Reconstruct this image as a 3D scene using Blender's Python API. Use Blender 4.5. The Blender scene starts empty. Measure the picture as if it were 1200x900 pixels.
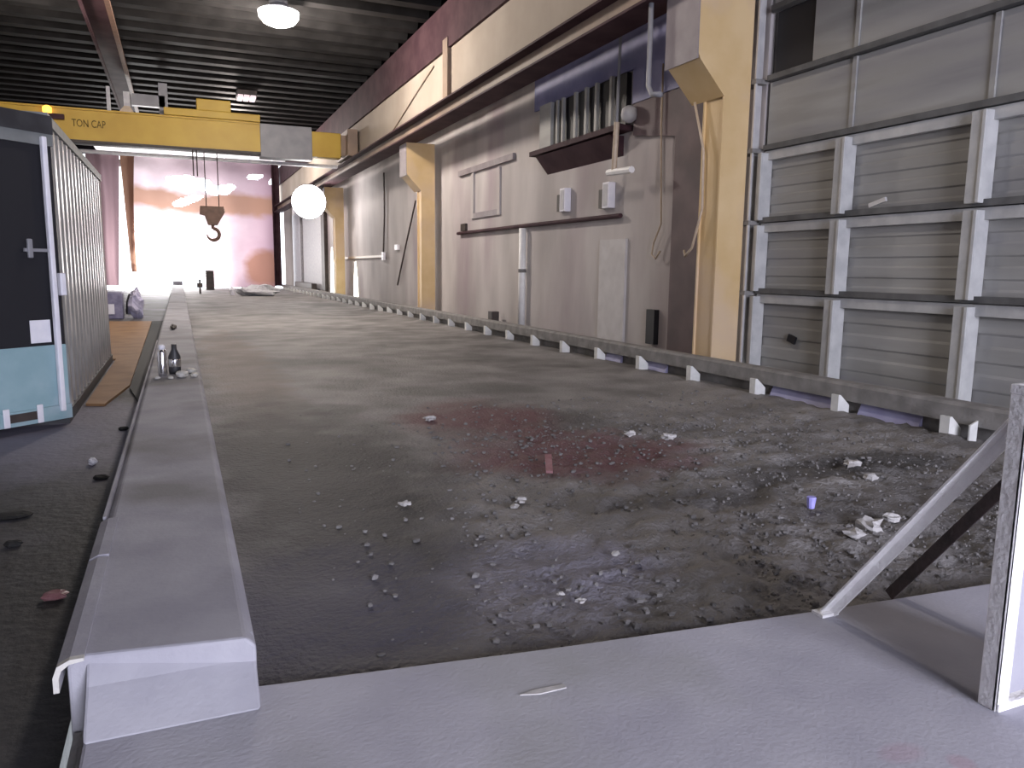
import bpy, math, random
import numpy as np
from mathutils import Vector, Matrix, noise

random.seed(7)
PI = math.pi
C = bpy.context.scene.collection
sc = bpy.context.scene

# ------------------------------------------------------------------ camera
EYE = 1.6
def camera():
    F = 900.0; roll = 0.012; vp = (210 - 600, 312 - 450)
    c, s = math.cos(roll), math.sin(roll)
    uu = c * vp[0] + s * vp[1]; vv = -s * vp[0] + c * vp[1]
    a = math.atan(-uu / F); p = math.atan(-vv / F)
    for _ in range(60):
        fw = np.array([math.sin(a) * math.cos(p), math.cos(a) * math.cos(p), -math.sin(p)])
        rt = np.array([math.cos(a), -math.sin(a), 0]); dn = np.cross(fw, rt)
        Y = np.array([0, 1, 0])
        a += (F * (Y @ rt) / (Y @ fw) - uu) / F * 0.8
        p += (F * (Y @ dn) / (Y @ fw) - vv) / F * 0.8
    r2 = c * rt - s * dn; d2 = s * rt + c * dn
    m = Matrix(((r2[0], -d2[0], -fw[0], 0), (r2[1], -d2[1], -fw[1], 0), (r2[2], -d2[2], -fw[2], EYE), (0, 0, 0, 1)))
    cd = bpy.data.cameras.new('camera'); co = bpy.data.objects.new('camera', cd); C.objects.link(co)
    co.matrix_world = m
    cd.sensor_fit = 'HORIZONTAL'; cd.sensor_width = 36; cd.lens = 36 * F / 1200
    cd.clip_start = 0.05; cd.clip_end = 300
    sc.camera = co
camera()

# ------------------------------------------------------------------ light
w = bpy.data.worlds.new('world'); sc.world = w; w.use_nodes = True
bg = w.node_tree.nodes['Background']
bg.inputs[0].default_value = (0.86, 0.92, 1.0, 1); bg.inputs[1].default_value = 3.2
sc.view_settings.view_transform = 'Standard'; sc.view_settings.look = 'None'
sc.view_settings.gamma = 1; sc.view_settings.use_curve_mapping = False
sc.view_settings.exposure = 0.12
sc.cycles.use_denoising = True
sc.cycles.max_bounces = 6; sc.cycles.diffuse_bounces = 4
sc.cycles.sample_clamp_indirect = 4

def area(name, loc, aim, sx, sy, watts, col, spread=180):
    l = bpy.data.lights.new(name, 'AREA'); l.shape = 'RECTANGLE'; l.size = sx; l.size_y = sy
    l.energy = watts; l.color = col; l.spread = math.radians(spread)
    o = bpy.data.objects.new(name, l); C.objects.link(o); o.location = loc
    o.rotation_euler = (Vector(aim) - Vector(loc)).to_track_quat('-Z', 'Y').to_euler()
    return o
# daylight through the open doorway behind the photographer
area('daylight_doorway', (2.9, -7.8, 3.0), (2.0, 8, 0.4), 5.4, 4.6, 1650, (0.83, 0.83, 1.0))
# sun-lit yard behind the plastic sheet in the far end wall
area('daylight_end', (-0.8, 61.0, 2.6), (-0.8, 50, 2.2), 10.0, 5.4, 1250, (1.0, 0.95, 0.93))
area('daylight_end_low', (-1.0, 59.6, 1.6), (0, 50, 1.8), 3.4, 2.6, 1100, (1.0, 0.98, 0.96))
def point(name, loc, watts, col, r=0.3):
    l = bpy.data.lights.new(name, 'POINT'); l.energy = watts; l.color = col; l.shadow_soft_size = r
    o = bpy.data.objects.new(name, l); C.objects.link(o); o.location = loc; return o

# ------------------------------------------------------------------ materials
def mat(name, c1, c2=None, scale=3.0, rough=0.8, metal=0.0, bump=0.0, bscale=None, detail=6, contrast=(0.35, 0.65),
        stretch=(1, 1, 1), c3=None, s3=0.6, r3=(0.5, 0.7), coat=0.0):
    m = bpy.data.materials.new(name); m.use_nodes = True
    nt = m.node_tree; N = nt.nodes; L = nt.links; b = N['Principled BSDF']
    b.inputs['Roughness'].default_value = rough; b.inputs['Metallic'].default_value = metal
    g = N.new('ShaderNodeNewGeometry'); mp = N.new('ShaderNodeMapping'); mp.inputs['Scale'].default_value = stretch
    L.new(g.outputs['Position'], mp.inputs['Vector'])
    def ns(sc_, dt):
        n = N.new('ShaderNodeTexNoise'); n.inputs['Scale'].default_value = sc_; n.inputs['Detail'].default_value = dt
        L.new(mp.outputs[0], n.inputs['Vector']); return n
    def ramp(src, lo, hi):
        r = N.new('ShaderNodeMapRange'); r.inputs[1].default_value = lo; r.inputs[2].default_value = hi
        L.new(src, r.inputs[0]); return r.outputs[0]
    def mix(fac, a, bb):
        x = N.new('ShaderNodeMix'); x.data_type = 'RGBA'
        L.new(fac, x.inputs[0])
        for i, v in ((6, a), (7, bb)):
            if isinstance(v, tuple): x.inputs[i].default_value = (*v, 1)
            else: L.new(v, x.inputs[i])
        return x.outputs[2]
    col = None
    if c2:
        col = mix(ramp(ns(scale, detail).outputs[0], *contrast), c1, c2)
        if c3: col = mix(ramp(ns(s3, 4).outputs[0], *r3), col, c3)
        L.new(col, b.inputs['Base Color'])
    else:
        b.inputs['Base Color'].default_value = (*c1, 1)
    if bump:
        bn = N.new('ShaderNodeBump'); bn.inputs['Strength'].default_value = bump; bn.inputs['Distance'].default_value = 0.02
        L.new(ns(bscale or scale * 4, 8).outputs[0], bn.inputs['Height']); L.new(bn.outputs[0], b.inputs['Normal'])
    m['mix'] = 0
    m_tools[name] = (N, L, b, g, mix, ramp, ns, col)
    return m
m_tools = {}
def emis(name, col, s):
    m = bpy.data.materials.new(name); m.use_nodes = True
    b = m.node_tree.nodes['Principled BSDF']; b.inputs['Base Color'].default_value = (*col, 1)
    b.inputs['Emission Color'].default_value = (*col, 1); b.inputs['Emission Strength'].default_value = s
    return m
def blot(name, spots):
    """stains with a shape of their own: (x, y, rx, ry, colour, amount)"""
    N, L, b, g, mix, ramp, ns, col = m_tools[name]
    sx = N.new('ShaderNodeSeparateXYZ'); L.new(g.outputs['Position'], sx.inputs[0])
    wob = ns(1.6, 6).outputs[0]
    def M(op, a, bb):
        n = N.new('ShaderNodeMath'); n.operation = op
        for i, v in enumerate((a, bb)):
            if isinstance(v, (int, float)): n.inputs[i].default_value = v
            else: L.new(v, n.inputs[i])
        return n.outputs[0]
    for (x, y, rx, ry, c, am) in spots:
        dx = M('DIVIDE', M('SUBTRACT', sx.outputs[0], x), rx); dy = M('DIVIDE', M('SUBTRACT', sx.outputs[1], y), ry)
        d = M('ADD', M('MULTIPLY', dx, dx), M('MULTIPLY', dy, dy))
        d = M('ADD', d, M('MULTIPLY', M('SUBTRACT', wob, 0.5), 3.2))
        f = M('MULTIPLY', ramp(d, 1.7, 0.35), am)
        col = mix(f, col, c)
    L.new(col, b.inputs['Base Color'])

M = {}
M['dirt'] = mat('dirt', (0.16, 0.152, 0.148), (0.30, 0.285, 0.278), 1.3, 0.68, bump=0.7, bscale=34, contrast=(0.34, 0.66),
                c3=(0.115, 0.108, 0.106), s3=0.45, r3=(0.52, 0.66))
for n_ in M['dirt'].node_tree.nodes:
    if n_.type == 'BUMP': n_.inputs['Distance'].default_value = 0.03
blot('dirt', [(1.35, 3.3, 0.9, 0.55, (0.23, 0.222, 0.29), 0.6), (3.0, 5.55, 1.0, 0.8, (0.16, 0.07, 0.078), 0.8), (2.75, 7.2, 0.75, 1.0, (0.16, 0.07, 0.078), 0.8),
              (0.75, 12.5, 0.5, 5.5, (0.14, 0.085, 0.055), 0.5), (0.8, 5.6, 0.95, 3.0, (0.036, 0.034, 0.034), 0.85), (0.5, 3.2, 0.5, 0.8, (0.075, 0.072, 0.10), 0.7),  # the two darkest spots beside the barrier paint shade into the dirt
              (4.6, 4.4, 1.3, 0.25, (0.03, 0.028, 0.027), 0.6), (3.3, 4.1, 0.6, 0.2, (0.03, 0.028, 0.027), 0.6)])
M['slab'] = mat('slab', (0.35, 0.345, 0.395), (0.44, 0.435, 0.48), 2.2, 0.8, bump=0.12, bscale=60, c3=(0.33, 0.33, 0.335), s3=1.3, r3=(0.5, 0.72))
blot('slab', [(1.9, 1.46, 0.07, 0.04, (0.40, 0.28, 0.33), 0.4), (2.02, 1.36, 0.035, 0.035, (0.40, 0.25, 0.29), 0.4)])
M['barrier'] = mat('barrier', (0.27, 0.265, 0.305), (0.35, 0.345, 0.38), 2.6, 0.8, bump=0.12, bscale=45, c3=(0.19, 0.185, 0.19), s3=1.1, r3=(0.5, 0.7))
M['lip'] = mat('lip', (0.42, 0.41, 0.40), (0.55, 0.53, 0.47), 6, 0.6, bump=0.3)
M['floor'] = mat('floor', (0.035, 0.034, 0.036), (0.095, 0.092, 0.108), 1.1, 0.7, bump=0.5, bscale=14, c3=(0.17, 0.165, 0.215), s3=0.5, r3=(0.5, 0.68))
blot('floor', [(-0.8, 3.2, 1.4, 3.0, (0.028, 0.027, 0.028), 0.85), (-0.9, 8.3, 1.6, 1.7, (0.19, 0.18, 0.24), 0.7)])  # first spot paints the shade beside the barrier into the floor colour
M['wall'] = mat('wall', (0.42, 0.39, 0.385), (0.56, 0.525, 0.515), 0.8, 0.85, bump=0.2, bscale=9, stretch=(1, 1, 0.35), c3=(0.33, 0.265, 0.29), s3=0.5, r3=(0.5, 0.75))
M['upper'] = mat('upper', (0.36, 0.305, 0.25), (0.43, 0.37, 0.31), 0.7, 0.75, bump=0.1)
M['maroon'] = mat('maroon', (0.045, 0.022, 0.028), (0.07, 0.038, 0.044), 2, 0.7)
M['runway'] = mat('runway', (0.20, 0.15, 0.12), (0.30, 0.22, 0.165), 1.2, 0.6, bump=0.2)
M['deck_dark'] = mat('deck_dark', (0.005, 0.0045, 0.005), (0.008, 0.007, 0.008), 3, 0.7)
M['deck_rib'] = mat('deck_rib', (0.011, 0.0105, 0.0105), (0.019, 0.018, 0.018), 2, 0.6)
M['col'] = mat('column_yellow', (0.60, 0.42, 0.20), (0.68, 0.50, 0.27), 1.5, 0.55, bump=0.15, c3=(0.60, 0.45, 0.30), s3=0.8)
M['yellow'] = mat('crane_yellow', (0.42, 0.26, 0.022), (0.50, 0.33, 0.035), 0.8, 0.5)
M['grey'] = mat('grey_metal', (0.20, 0.20, 0.22), (0.25, 0.25, 0.27), 2, 0.5)
M['letter'] = mat('letter', (0.10, 0.07, 0.01))
M['dark'] = mat('dark_steel', (0.035, 0.028, 0.026), (0.06, 0.045, 0.04), 4, 0.6)
M['black'] = mat('black_panel', (0.008, 0.008, 0.012), rough=0.6)
M['frame_black'] = mat('frame_black', (0.02, 0.02, 0.024), (0.04, 0.04, 0.045), 5, 0.5)
M['frame_grey'] = mat('frame_grey', (0.13, 0.14, 0.14), (0.18, 0.19, 0.19), 5, 0.5)
M['teal'] = mat('teal_paint', (0.24, 0.37, 0.41), (0.30, 0.43, 0.47), 4, 0.5, bump=0.1, c3=(0.36, 0.42, 0.47), s3=2.0, r3=(0.55, 0.75))
M['white'] = mat('white_paint', (0.72, 0.71, 0.78), (0.80, 0.79, 0.84), 8, 0.45)
M['box_side'] = mat('container_side', (0.55, 0.56, 0.56), (0.72, 0.72, 0.72), 3, 0.3, metal=0.75)
M['galv'] = mat('galvanised', (0.55, 0.54, 0.55), (0.68, 0.67, 0.66), 5, 0.4, metal=0.35)
M['door'] = mat('door_panel', (0.28, 0.275, 0.26), (0.36, 0.355, 0.34), 1.6, 0.6, stretch=(1, 0.35, 3.0), c3=(0.225, 0.22, 0.225), s3=0.8, bump=0.1)
M['doorstile'] = mat('door_stile', (0.40, 0.40, 0.40), (0.50, 0.50, 0.49), 5, 0.55, bump=0.2)
M['seam'] = mat('door_seam', (0.08, 0.08, 0.08), (0.13, 0.13, 0.13), 4, 0.7)
M['curb'] = mat('curb_steel', (0.17, 0.163, 0.157), (0.26, 0.25, 0.24), 5, 0.8, bump=0.4)
M['bracket'] = mat('bracket_white', (0.62, 0.62, 0.60), (0.74, 0.74, 0.71), 8, 0.6)
M['angle'] = mat('angle_steel', (0.82, 0.80, 0.81), (0.88, 0.87, 0.87), 9, 0.55, bump=0.4, bscale=40)
M['angle_dark'] = mat('angle_dark', (0.05, 0.04, 0.042), (0.10, 0.075, 0.075), 9, 0.6, bump=0.4, bscale=40)
M['sheet'] = mat('pale_sheet', (0.42, 0.41, 0.45), (0.52, 0.52, 0.53), 7, 0.6)
M['rust'] = mat('rust_plate', (0.20, 0.105, 0.045), (0.27, 0.15, 0.07), 2.5, 0.75, bump=0.2)
M['gutter'] = mat('gutter', (0.012, 0.012, 0.012), rough=0.8)
M['rubble'] = mat('rubble', (0.11, 0.105, 0.102), (0.21, 0.20, 0.196), 12, 0.8)
M['chip'] = mat('chip', (0.38, 0.37, 0.36), (0.50, 0.48, 0.47), 20, 0.7)
M['bluechip'] = mat('bluechip', (0.30, 0.28, 0.70), (0.45, 0.43, 0.85), 20, 0.5)
M['redchip'] = mat('redchip', (0.26, 0.11, 0.12), (0.34, 0.18, 0.19), 20, 0.5)
M['lav'] = mat('lavender_sheet', (0.30, 0.29, 0.46), (0.36, 0.35, 0.52), 6, 0.5)
M['blue'] = mat('blue_sheet', (0.16, 0.16, 0.34), (0.24, 0.24, 0.44), 1.5, 0.6, bump=0.4, bscale=3)
M['chrome'] = mat('chrome', (0.85, 0.85, 0.88), rough=0.15, metal=1.0)
M['pipe'] = mat('pipe_white', (0.78, 0.77, 0.76), (0.85, 0.84, 0.83), 8, 0.45)
M['pipe_tan'] = mat('pipe_tan', (0.42, 0.33, 0.24), (0.50, 0.40, 0.30), 8, 0.5)
M['crate'] = mat('crate', (0.16, 0.15, 0.24), (0.26, 0.25, 0.36), 5, 0.6)
M['wrap'] = mat('wrap', (0.42, 0.40, 0.55), (0.55, 0.53, 0.66), 6, 0.3, bump=0.8)
M['hookred'] = mat('hook_block', (0.13, 0.075, 0.05), (0.18, 0.10, 0.07), 6, 0.6)
M['lamp'] = emis('lamp_glass', (1.0, 0.97, 0.92), 25)
M['lampoff'] = emis('lamp_dim', (0.75, 0.62, 0.66), 0.7)  # faint glow paints reflected light into the unlit lens
M['flood'] = emis('flood_glass', (1.0, 0.98, 0.97), 18)
M['amber'] = emis('amber', (1.0, 0.55, 0.08), 2.2)
M['sky'] = emis('skylight_pane', (0.88, 0.86, 0.86), 0.75)
M['sun'] = emis('sunlit_gap', (0.98, 1.0, 0.86), 4.0)

def tarp_mat():
    m = bpy.data.materials.new('plastic_sheet'); m.use_nodes = True; nt = m.node_tree; N = nt.nodes; L = nt.links
    for n in list(N): N.remove(n)
    out = N.new('ShaderNodeOutputMaterial'); g = N.new('ShaderNodeNewGeometry')
    mp = N.new('ShaderNodeMapping'); mp.inputs['Scale'].default_value = (0.35, 1, 0.6); L.new(g.outputs['Position'], mp.inputs[0])
    n1 = N.new('ShaderNodeTexNoise'); n1.inputs['Scale'].default_value = 1.0; n1.inputs['Detail'].default_value = 5; L.new(mp.outputs[0], n1.inputs[0])
    s = N.new('ShaderNodeSeparateXYZ'); L.new(g.outputs['Position'], s.inputs[0])
    def MM(op, a, b):
        n = N.new('ShaderNodeMath'); n.operation = op
        for i, v in enumerate((a, b)):
            if isinstance(v, (int, float)): n.inputs[i].default_value = v
            else: L.new(v, n.inputs[i])
        return n.outputs[0]
    def R(src, lo, hi):
        r = N.new('ShaderNodeMapRange'); r.inputs[1].default_value = lo; r.inputs[2].default_value = hi; L.new(src, r.inputs[0]); return r.outputs[0]
    def mix(f, a, b):
        x = N.new('ShaderNodeMix'); x.data_type = 'RGBA'; L.new(f, x.inputs[0])
        for i, v in ((6, a), (7, b)):
            if isinstance(v, tuple): x.inputs[i].default_value = (*v, 1)
            else: L.new(v, x.inputs[i])
        return x.outputs[2]
    wz = MM('ADD', s.outputs[2], MM('MULTIPLY', MM('SUBTRACT', n1.outputs[0], 0.5), 1.6))
    # grimy brown band across the sheet and a rust stain at its lower right
    band = MM('MULTIPLY', R(wz, 5.1, 5.5), R(wz, 6.9, 6.4))
    dx = MM('DIVIDE', MM('SUBTRACT', s.outputs[0], 5.6), 1.5); dz = MM('DIVIDE', MM('SUBTRACT', s.outputs[2], 1.6), 1.3)
    dd = MM('ADD', MM('ADD', MM('MULTIPLY', dx, dx), MM('MULTIPLY', dz, dz)), MM('MULTIPLY', MM('SUBTRACT', n1.outputs[0], 0.5), 2.0))
    st = R(dd, 1.3, 0.5)
    c = mix(R(n1.outputs[0], 0.3, 0.7), (0.28, 0.215, 0.235), (0.42, 0.345, 0.36))
    c = mix(R(s.outputs[0], 1.0, 6.8), c, (0.17, 0.10, 0.125))
    c = mix(MM('MULTIPLY', band, 0.85), c, (0.17, 0.09, 0.055))
    c = mix(MM('MULTIPLY', st, 0.85), c, (0.14, 0.065, 0.04))
    tr = N.new('ShaderNodeBsdfTranslucent'); di = N.new('ShaderNodeBsdfDiffuse'); L.new(c, tr.inputs[0]); L.new(c, di.inputs[0])
    mx = N.new('ShaderNodeMixShader'); mx.inputs[0].default_value = 0.3; L.new(tr.outputs[0], mx.inputs[1]); L.new(di.outputs[0], mx.inputs[2])
    L.new(mx.outputs[0], out.inputs[0]); return m
for k_, v_ in (('deck_dark', 0.0), ('deck_rib', 0.03), ('wall', 0.15), ('maroon', 0.1), ('upper', 0.2), ('dirt', 0.25), ('runway', 0.25)):
    M[k_].node_tree.nodes['Principled BSDF'].inputs['Specular IOR Level'].default_value = v_
M['tarp'] = tarp_mat()
def film(name, c):
    m = bpy.data.materials.new(name); m.use_nodes = True; nt = m.node_tree; N = nt.nodes; L = nt.links
    N.remove(N['Principled BSDF']); out = N['Material Output']
    a = N.new('ShaderNodeBsdfTranslucent'); b = N.new('ShaderNodeBsdfDiffuse'); x = N.new('ShaderNodeMixShader')
    a.inputs[0].default_value = (*c, 1); b.inputs[0].default_value = (*[v * 1.2 for v in c], 1); x.inputs[0].default_value = 0.5
    L.new(a.outputs[0], x.inputs[1]); L.new(b.outputs[0], x.inputs[2]); L.new(x.outputs[0], out.inputs[0]); return m
M['brownplastic'] = film('brown_plastic', (0.15, 0.085, 0.06)); M['tarp_dim'] = film('pink_plastic', (0.15, 0.10, 0.11))
M['plate'] = mat('plate', (0.22, 0.19, 0.205), (0.28, 0.25, 0.26), 3, 0.6)
M['plaster'] = mat('plaster', (0.55, 0.53, 0.53), (0.62, 0.60, 0.60), 4, 0.85)
M['darkboard'] = mat('dark_board', (0.10, 0.075, 0.082), (0.16, 0.115, 0.125), 1.6, 0.7)

# ------------------------------------------------------------------ mesh helpers
class MB:
    def __init__(s): s.v = []; s.f = []; s.mi = []; s.m = 0
    def add(s, vs, fs):
        o = len(s.v); s.v += [tuple(v) for v in vs]
        for f in fs: s.f.append(tuple(i + o for i in f)); s.mi.append(s.m)
        return s
    def box(s, x0, x1, y0, y1, z0, z1):
        vs = [(x, y, z) for x in (x0, x1) for y in (y0, y1) for z in (z0, z1)]
        return s.add(vs, [(0, 1, 3, 2), (4, 6, 7, 5), (0, 4, 5, 1), (2, 3, 7, 6), (0, 2, 6, 4), (1, 5, 7, 3)])
    def obox(s, a, b, w, h, up=(0, 0, 1)):
        """bar from a to b with cross-section w (side) x h (up)"""
        a = Vector(a); b = Vector(b); d = (b - a).normalized(); u = Vector(up)
        sd = d.cross(u).normalized() * w / 2; u = sd.cross(d).normalized() * h / 2
        vs = [a - sd - u, a + sd - u, a + sd + u, a - sd + u, b - sd - u, b + sd - u, b + sd + u, b - sd + u]
        return s.add(vs, [(0, 1, 2, 3), (7, 6, 5, 4), (0, 4, 5, 1), (1, 5, 6, 2), (2, 6, 7, 3), (3, 7, 4, 0)])
    def prism(s, pts, axis, a, b):
        """polygon pts in the two other axes, extruded along axis from a to b"""
        n = len(pts)
        def mk(p, t):
            q = list(p); q.insert('xyz'.index(axis), t); return q
        vs = [mk(p, a) for p in pts] + [mk(p, b) for p in pts]
        fs = [tuple(range(n))[::-1], tuple(range(n, 2 * n))] + [(i, (i + 1) % n, n + (i + 1) % n, n + i) for i in range(n)]
        return s.add(vs, fs)
    def tube(s, path, r, n=10):
        path = [Vector(p) for p in path]; rs = r if isinstance(r, (list, tuple)) else [r] * len(path)
        rings = []; pu = None
        for i, p in enumerate(path):
            d = (path[min(i + 1, len(path) - 1)] - path[max(i - 1, 0)]).normalized()
            u = Vector((0, 0, 1)) if abs(d.z) < 0.9 else Vector((1, 0, 0))
            if pu is not None: u = pu
            sd = d.cross(u).normalized(); u = sd.cross(d).normalized(); pu = u
            rings.append([p + (sd * math.cos(2 * PI * k / n) + u * math.sin(2 * PI * k / n)) * rs[i] for k in range(n)])
        vs = [v for rg in rings for v in rg]; fs = []
        for i in range(len(rings) - 1):
            for k in range(n):
                fs.append((i * n + k, i * n + (k + 1) % n, (i + 1) * n + (k + 1) % n, (i + 1) * n + k))
        fs.append(tuple(range(n))[::-1]); fs.append(tuple(range((len(rings) - 1) * n, len(rings) * n)))
        return s.add(vs, fs)
    def lathe(s, c, prof, n=20):
        return s.tube([(c[0], c[1], c[2] + z) for r, z in prof], [max(r, 1e-4) for r, z in prof], n)
    def blob(s, c, r, seed=0, nu=7, nv=5, amp=0.35):
        vs = []; fs = []
        for j in range(nv + 1):
            for i in range(nu):
                th = PI * j / nv; ph = 2 * PI * i / nu
                d = Vector((math.sin(th) * math.cos(ph), math.sin(th) * math.sin(ph), math.cos(th)))
                k = 1 + amp * noise.noise(d * 1.7 + Vector((seed * 3.1, seed, 0)))
                vs.append((c[0] + d.x * r[0] * k, c[1] + d.y * r[1] * k, c[2] + d.z * r[2] * k))
        for j in range(nv):
            for i in range(nu):
                fs.append((j * nu + i, (j + 1) * nu + i, (j + 1) * nu + (i + 1) % nu, j * nu + (i + 1) % nu))
        return s.add(vs, fs)
    def build(s, name, mats, parent=None, org=None, smooth=False, bevel=0):
        if org is None:
            org = tuple(parent.location) if parent else (0, 0, 0)
            if parent is not None and parent.parent is not None: org = ORG[parent.name]
        me = bpy.data.meshes.new(name)
        me.from_pydata([(v[0] - org[0], v[1] - org[1], v[2] - org[2]) for v in s.v], [], s.f)
        mats = mats if isinstance(mats, (list, tuple)) else [mats]
        for m in mats: me.materials.append(M[m] if isinstance(m, str) else m)
        if len(mats) > 1: me.polygons.foreach_set('material_index', s.mi)
        if smooth: me.polygons.foreach_set('use_smooth', [True] * len(me.polygons))
        me.update()
        import bmesh
        bm = bmesh.new(); bm.from_mesh(me); bmesh.ops.recalc_face_normals(bm, faces=bm.faces); bm.to_mesh(me); bm.free()
        o = bpy.data.objects.new(name, me); C.objects.link(o)
        if parent is not None: o.parent = parent
        else: o.location = org
        ORG[o.name] = org
        if bevel:
            md = o.modifiers.new('bevel', 'BEVEL'); md.width = bevel; md.segments = 2; md.limit_method = 'ANGLE'
        return o
ORG = {}
def tag(o, label, cat, group=None, kind=None):
    o['label'] = label; o['category'] = cat
    if group: o['group'] = group
    if kind: o['kind'] = kind
    return o
def thing(name, label, cat, loc, group=None):
    o = bpy.data.objects.new(name, None); C.objects.link(o); o.location = loc; o.empty_display_size = 0.1
    ORG[o.name] = tuple(loc); return tag(o, label, cat, group)
def struct(mb, name, mats, **k):
    o = mb.build(name, mats, **k); o['kind'] = 'structure'; return o
def copy_tree(o, parent=None):
    c = o.copy(); C.objects.link(c)
    if parent: c.parent = parent
    for ch in [x for x in C.objects if x.parent == o]: copy_tree(ch, c)
    return c

# ------------------------------------------------------------------ setting
# dirt bed: fine grid, heavier churn near the front
def dirt():
    xs = np.concatenate([np.linspace(0.17, 5.2, 150), np.linspace(5.24, 7.6, 50)[0:]])
    ys = [2.02]; st = 0.026
    while ys[-1] < 58.0:
        ys.append(ys[-1] + st); st = min(st * 1.011, 0.6)
    ys = np.array(ys); nx, ny = len(xs), len(ys)
    vs = []
    for y in ys:
        for x in xs:
            p = Vector((x, y, 0))
            big = noise.noise(p * 0.55) * 0.02
            churn = 0.5 + 0.5 * math.tanh((x - 1.3 - 0.25 * (y - 3)) * 1.6)      # smoother close to the barrier
            churn *= max(0.12, 1 - max(0, y - 6.5) / 2.2)
            n = noise.noise(p * 5.5) * 0.5 + noise.noise(p * 12) * 0.32 + noise.noise(p * 27) * 0.2
            rut = -0.05 * math.exp(-((y - 4.15 - 0.35 * math.sin(x * 1.7)) / 0.09) ** 2) * (1 if 3.0 < x < 5.6 else 0)
            rut -= 0.04 * math.exp(-((y - 5.9 - 0.3 * math.sin(x * 1.3 + 1)) / 0.08) ** 2) * (1 if 2.6 < x < 5.0 else 0)
            e = min(1, (x - 0.17) / 0.15)
            heap = 0.05 * math.exp(-((x - 6.3) / 0.25) ** 2) * (0.6 + noise.noise(p * 3))
            z = 0.10 + e * (big + churn * 0.08 * n + 0.006 * noise.noise(p * 9) + rut * 0.8) + heap
            if y < 2.6: z = min(z, 0.155)
            vs.append((x, y, z))
    mb = MB(); fs = []
    for j in range(ny - 1):
        for i in range(nx - 1):
            a = j * nx + i; fs.append((a, a + 1, a + nx + 1, a + nx))
    mb.add(vs, fs)
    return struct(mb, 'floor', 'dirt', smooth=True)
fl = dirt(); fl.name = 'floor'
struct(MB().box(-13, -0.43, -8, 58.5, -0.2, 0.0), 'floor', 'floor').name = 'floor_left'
# raised concrete slab the photographer stands on
slab = MB()
pts = [(-0.33, -8), (7.6, -8), (7.6, 2.15), (3.7, 2.20), (2.5, 2.29), (1.2, 2.43), (0.19, 2.56), (-0.33, 2.62)]
slab.prism(pts, 'z', -0.15, 0.20)
struct(slab, 'floor', 'slab', bevel=0.012).name = 'floor_slab'
# right-hand wall with its door opening (Y -0.1..8.8, up to z 5.8)
wr = MB(); wr.box(7.6, 7.9, 8.85, 58.3, -0.2, 5.9); wr.box(7.6, 7.9, -8, -0.1, -0.2, 5.9); wr.box(7.6, 7.9, -0.1, 8.85, 5.85, 5.9)
struct(wr, 'wall_right', 'wall')
struct(MB().box(6.8, 7.9, -8, 58.3, 5.9, 7.34), 'wall_right_upper', 'upper')
struct(MB().box(6.72, 7.9, -8, 58.3, 7.34, 8.5), 'trim_eave', 'maroon')
struct(MB().box(-13.3, -13, -8, 58.3, -0.2, 8.5), 'wall_left', 'wall')
wb = MB(); wb.box(-13, -1.8, -8.3, -8.0, -0.2, 8.5); wb.box(5.6, 7.6, -8.3, -8.0, -0.2, 8.5); wb.box(-1.8, 5.6, -8.3, -8.0, 5.4, 8.5)
struct(wb, 'wall_back', 'wall')
we = MB(); we.box(-13, -5.0, 58.0, 58.3, -0.2, 8.5); we.box(-5.0, 7.6, 58.0, 58.3, 8.05, 8.5); we.box(7.05, 7.6, 58.0, 58.3, -0.2, 8.05)
struct(we, 'wall_end', 'wall')
# ribbed roof deck
cd = MB(); y = -8.0
cd.m = 0; cd.box(-13.3, 7.9, -8.3, 49.0, 8.75, 8.85); cd.box(-13.3, 7.9, 57.6, 58.3, 8.75, 8.85); cd.box(-13.3, -4.4, 49, 57.6, 8.75, 8.85)
cd.m = 1
while y < 48.5:
    cd.prism([(y, 8.76), (y + 0.12, 8.5), (y + 0.50, 8.5), (y + 0.62, 8.76)], 'x', -13.3, 6.72)
    y += 1.1
cd.m = 0
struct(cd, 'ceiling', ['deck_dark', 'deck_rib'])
sk = MB()
for k in range(8): sk.box(-4.4 + k * 1.5, -4.4 + (k + 1) * 1.5 - 0.06, 49.0, 57.6, 8.70, 8.76)
struct(sk, 'window_1', 'sky')

# cladding joint strip on the upper wall, thin bar drawn as a shadow line
struct(MB().box(6.70, 6.8, 20.1, 20.5, 5.9, 7.6), 'trim_1', 'runway')
struct(MB().obox((6.77, 27.0, 5.95), (6.77, 21.5, 7.2), 0.02, 0.03), 'trim_2', 'runway')

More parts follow.
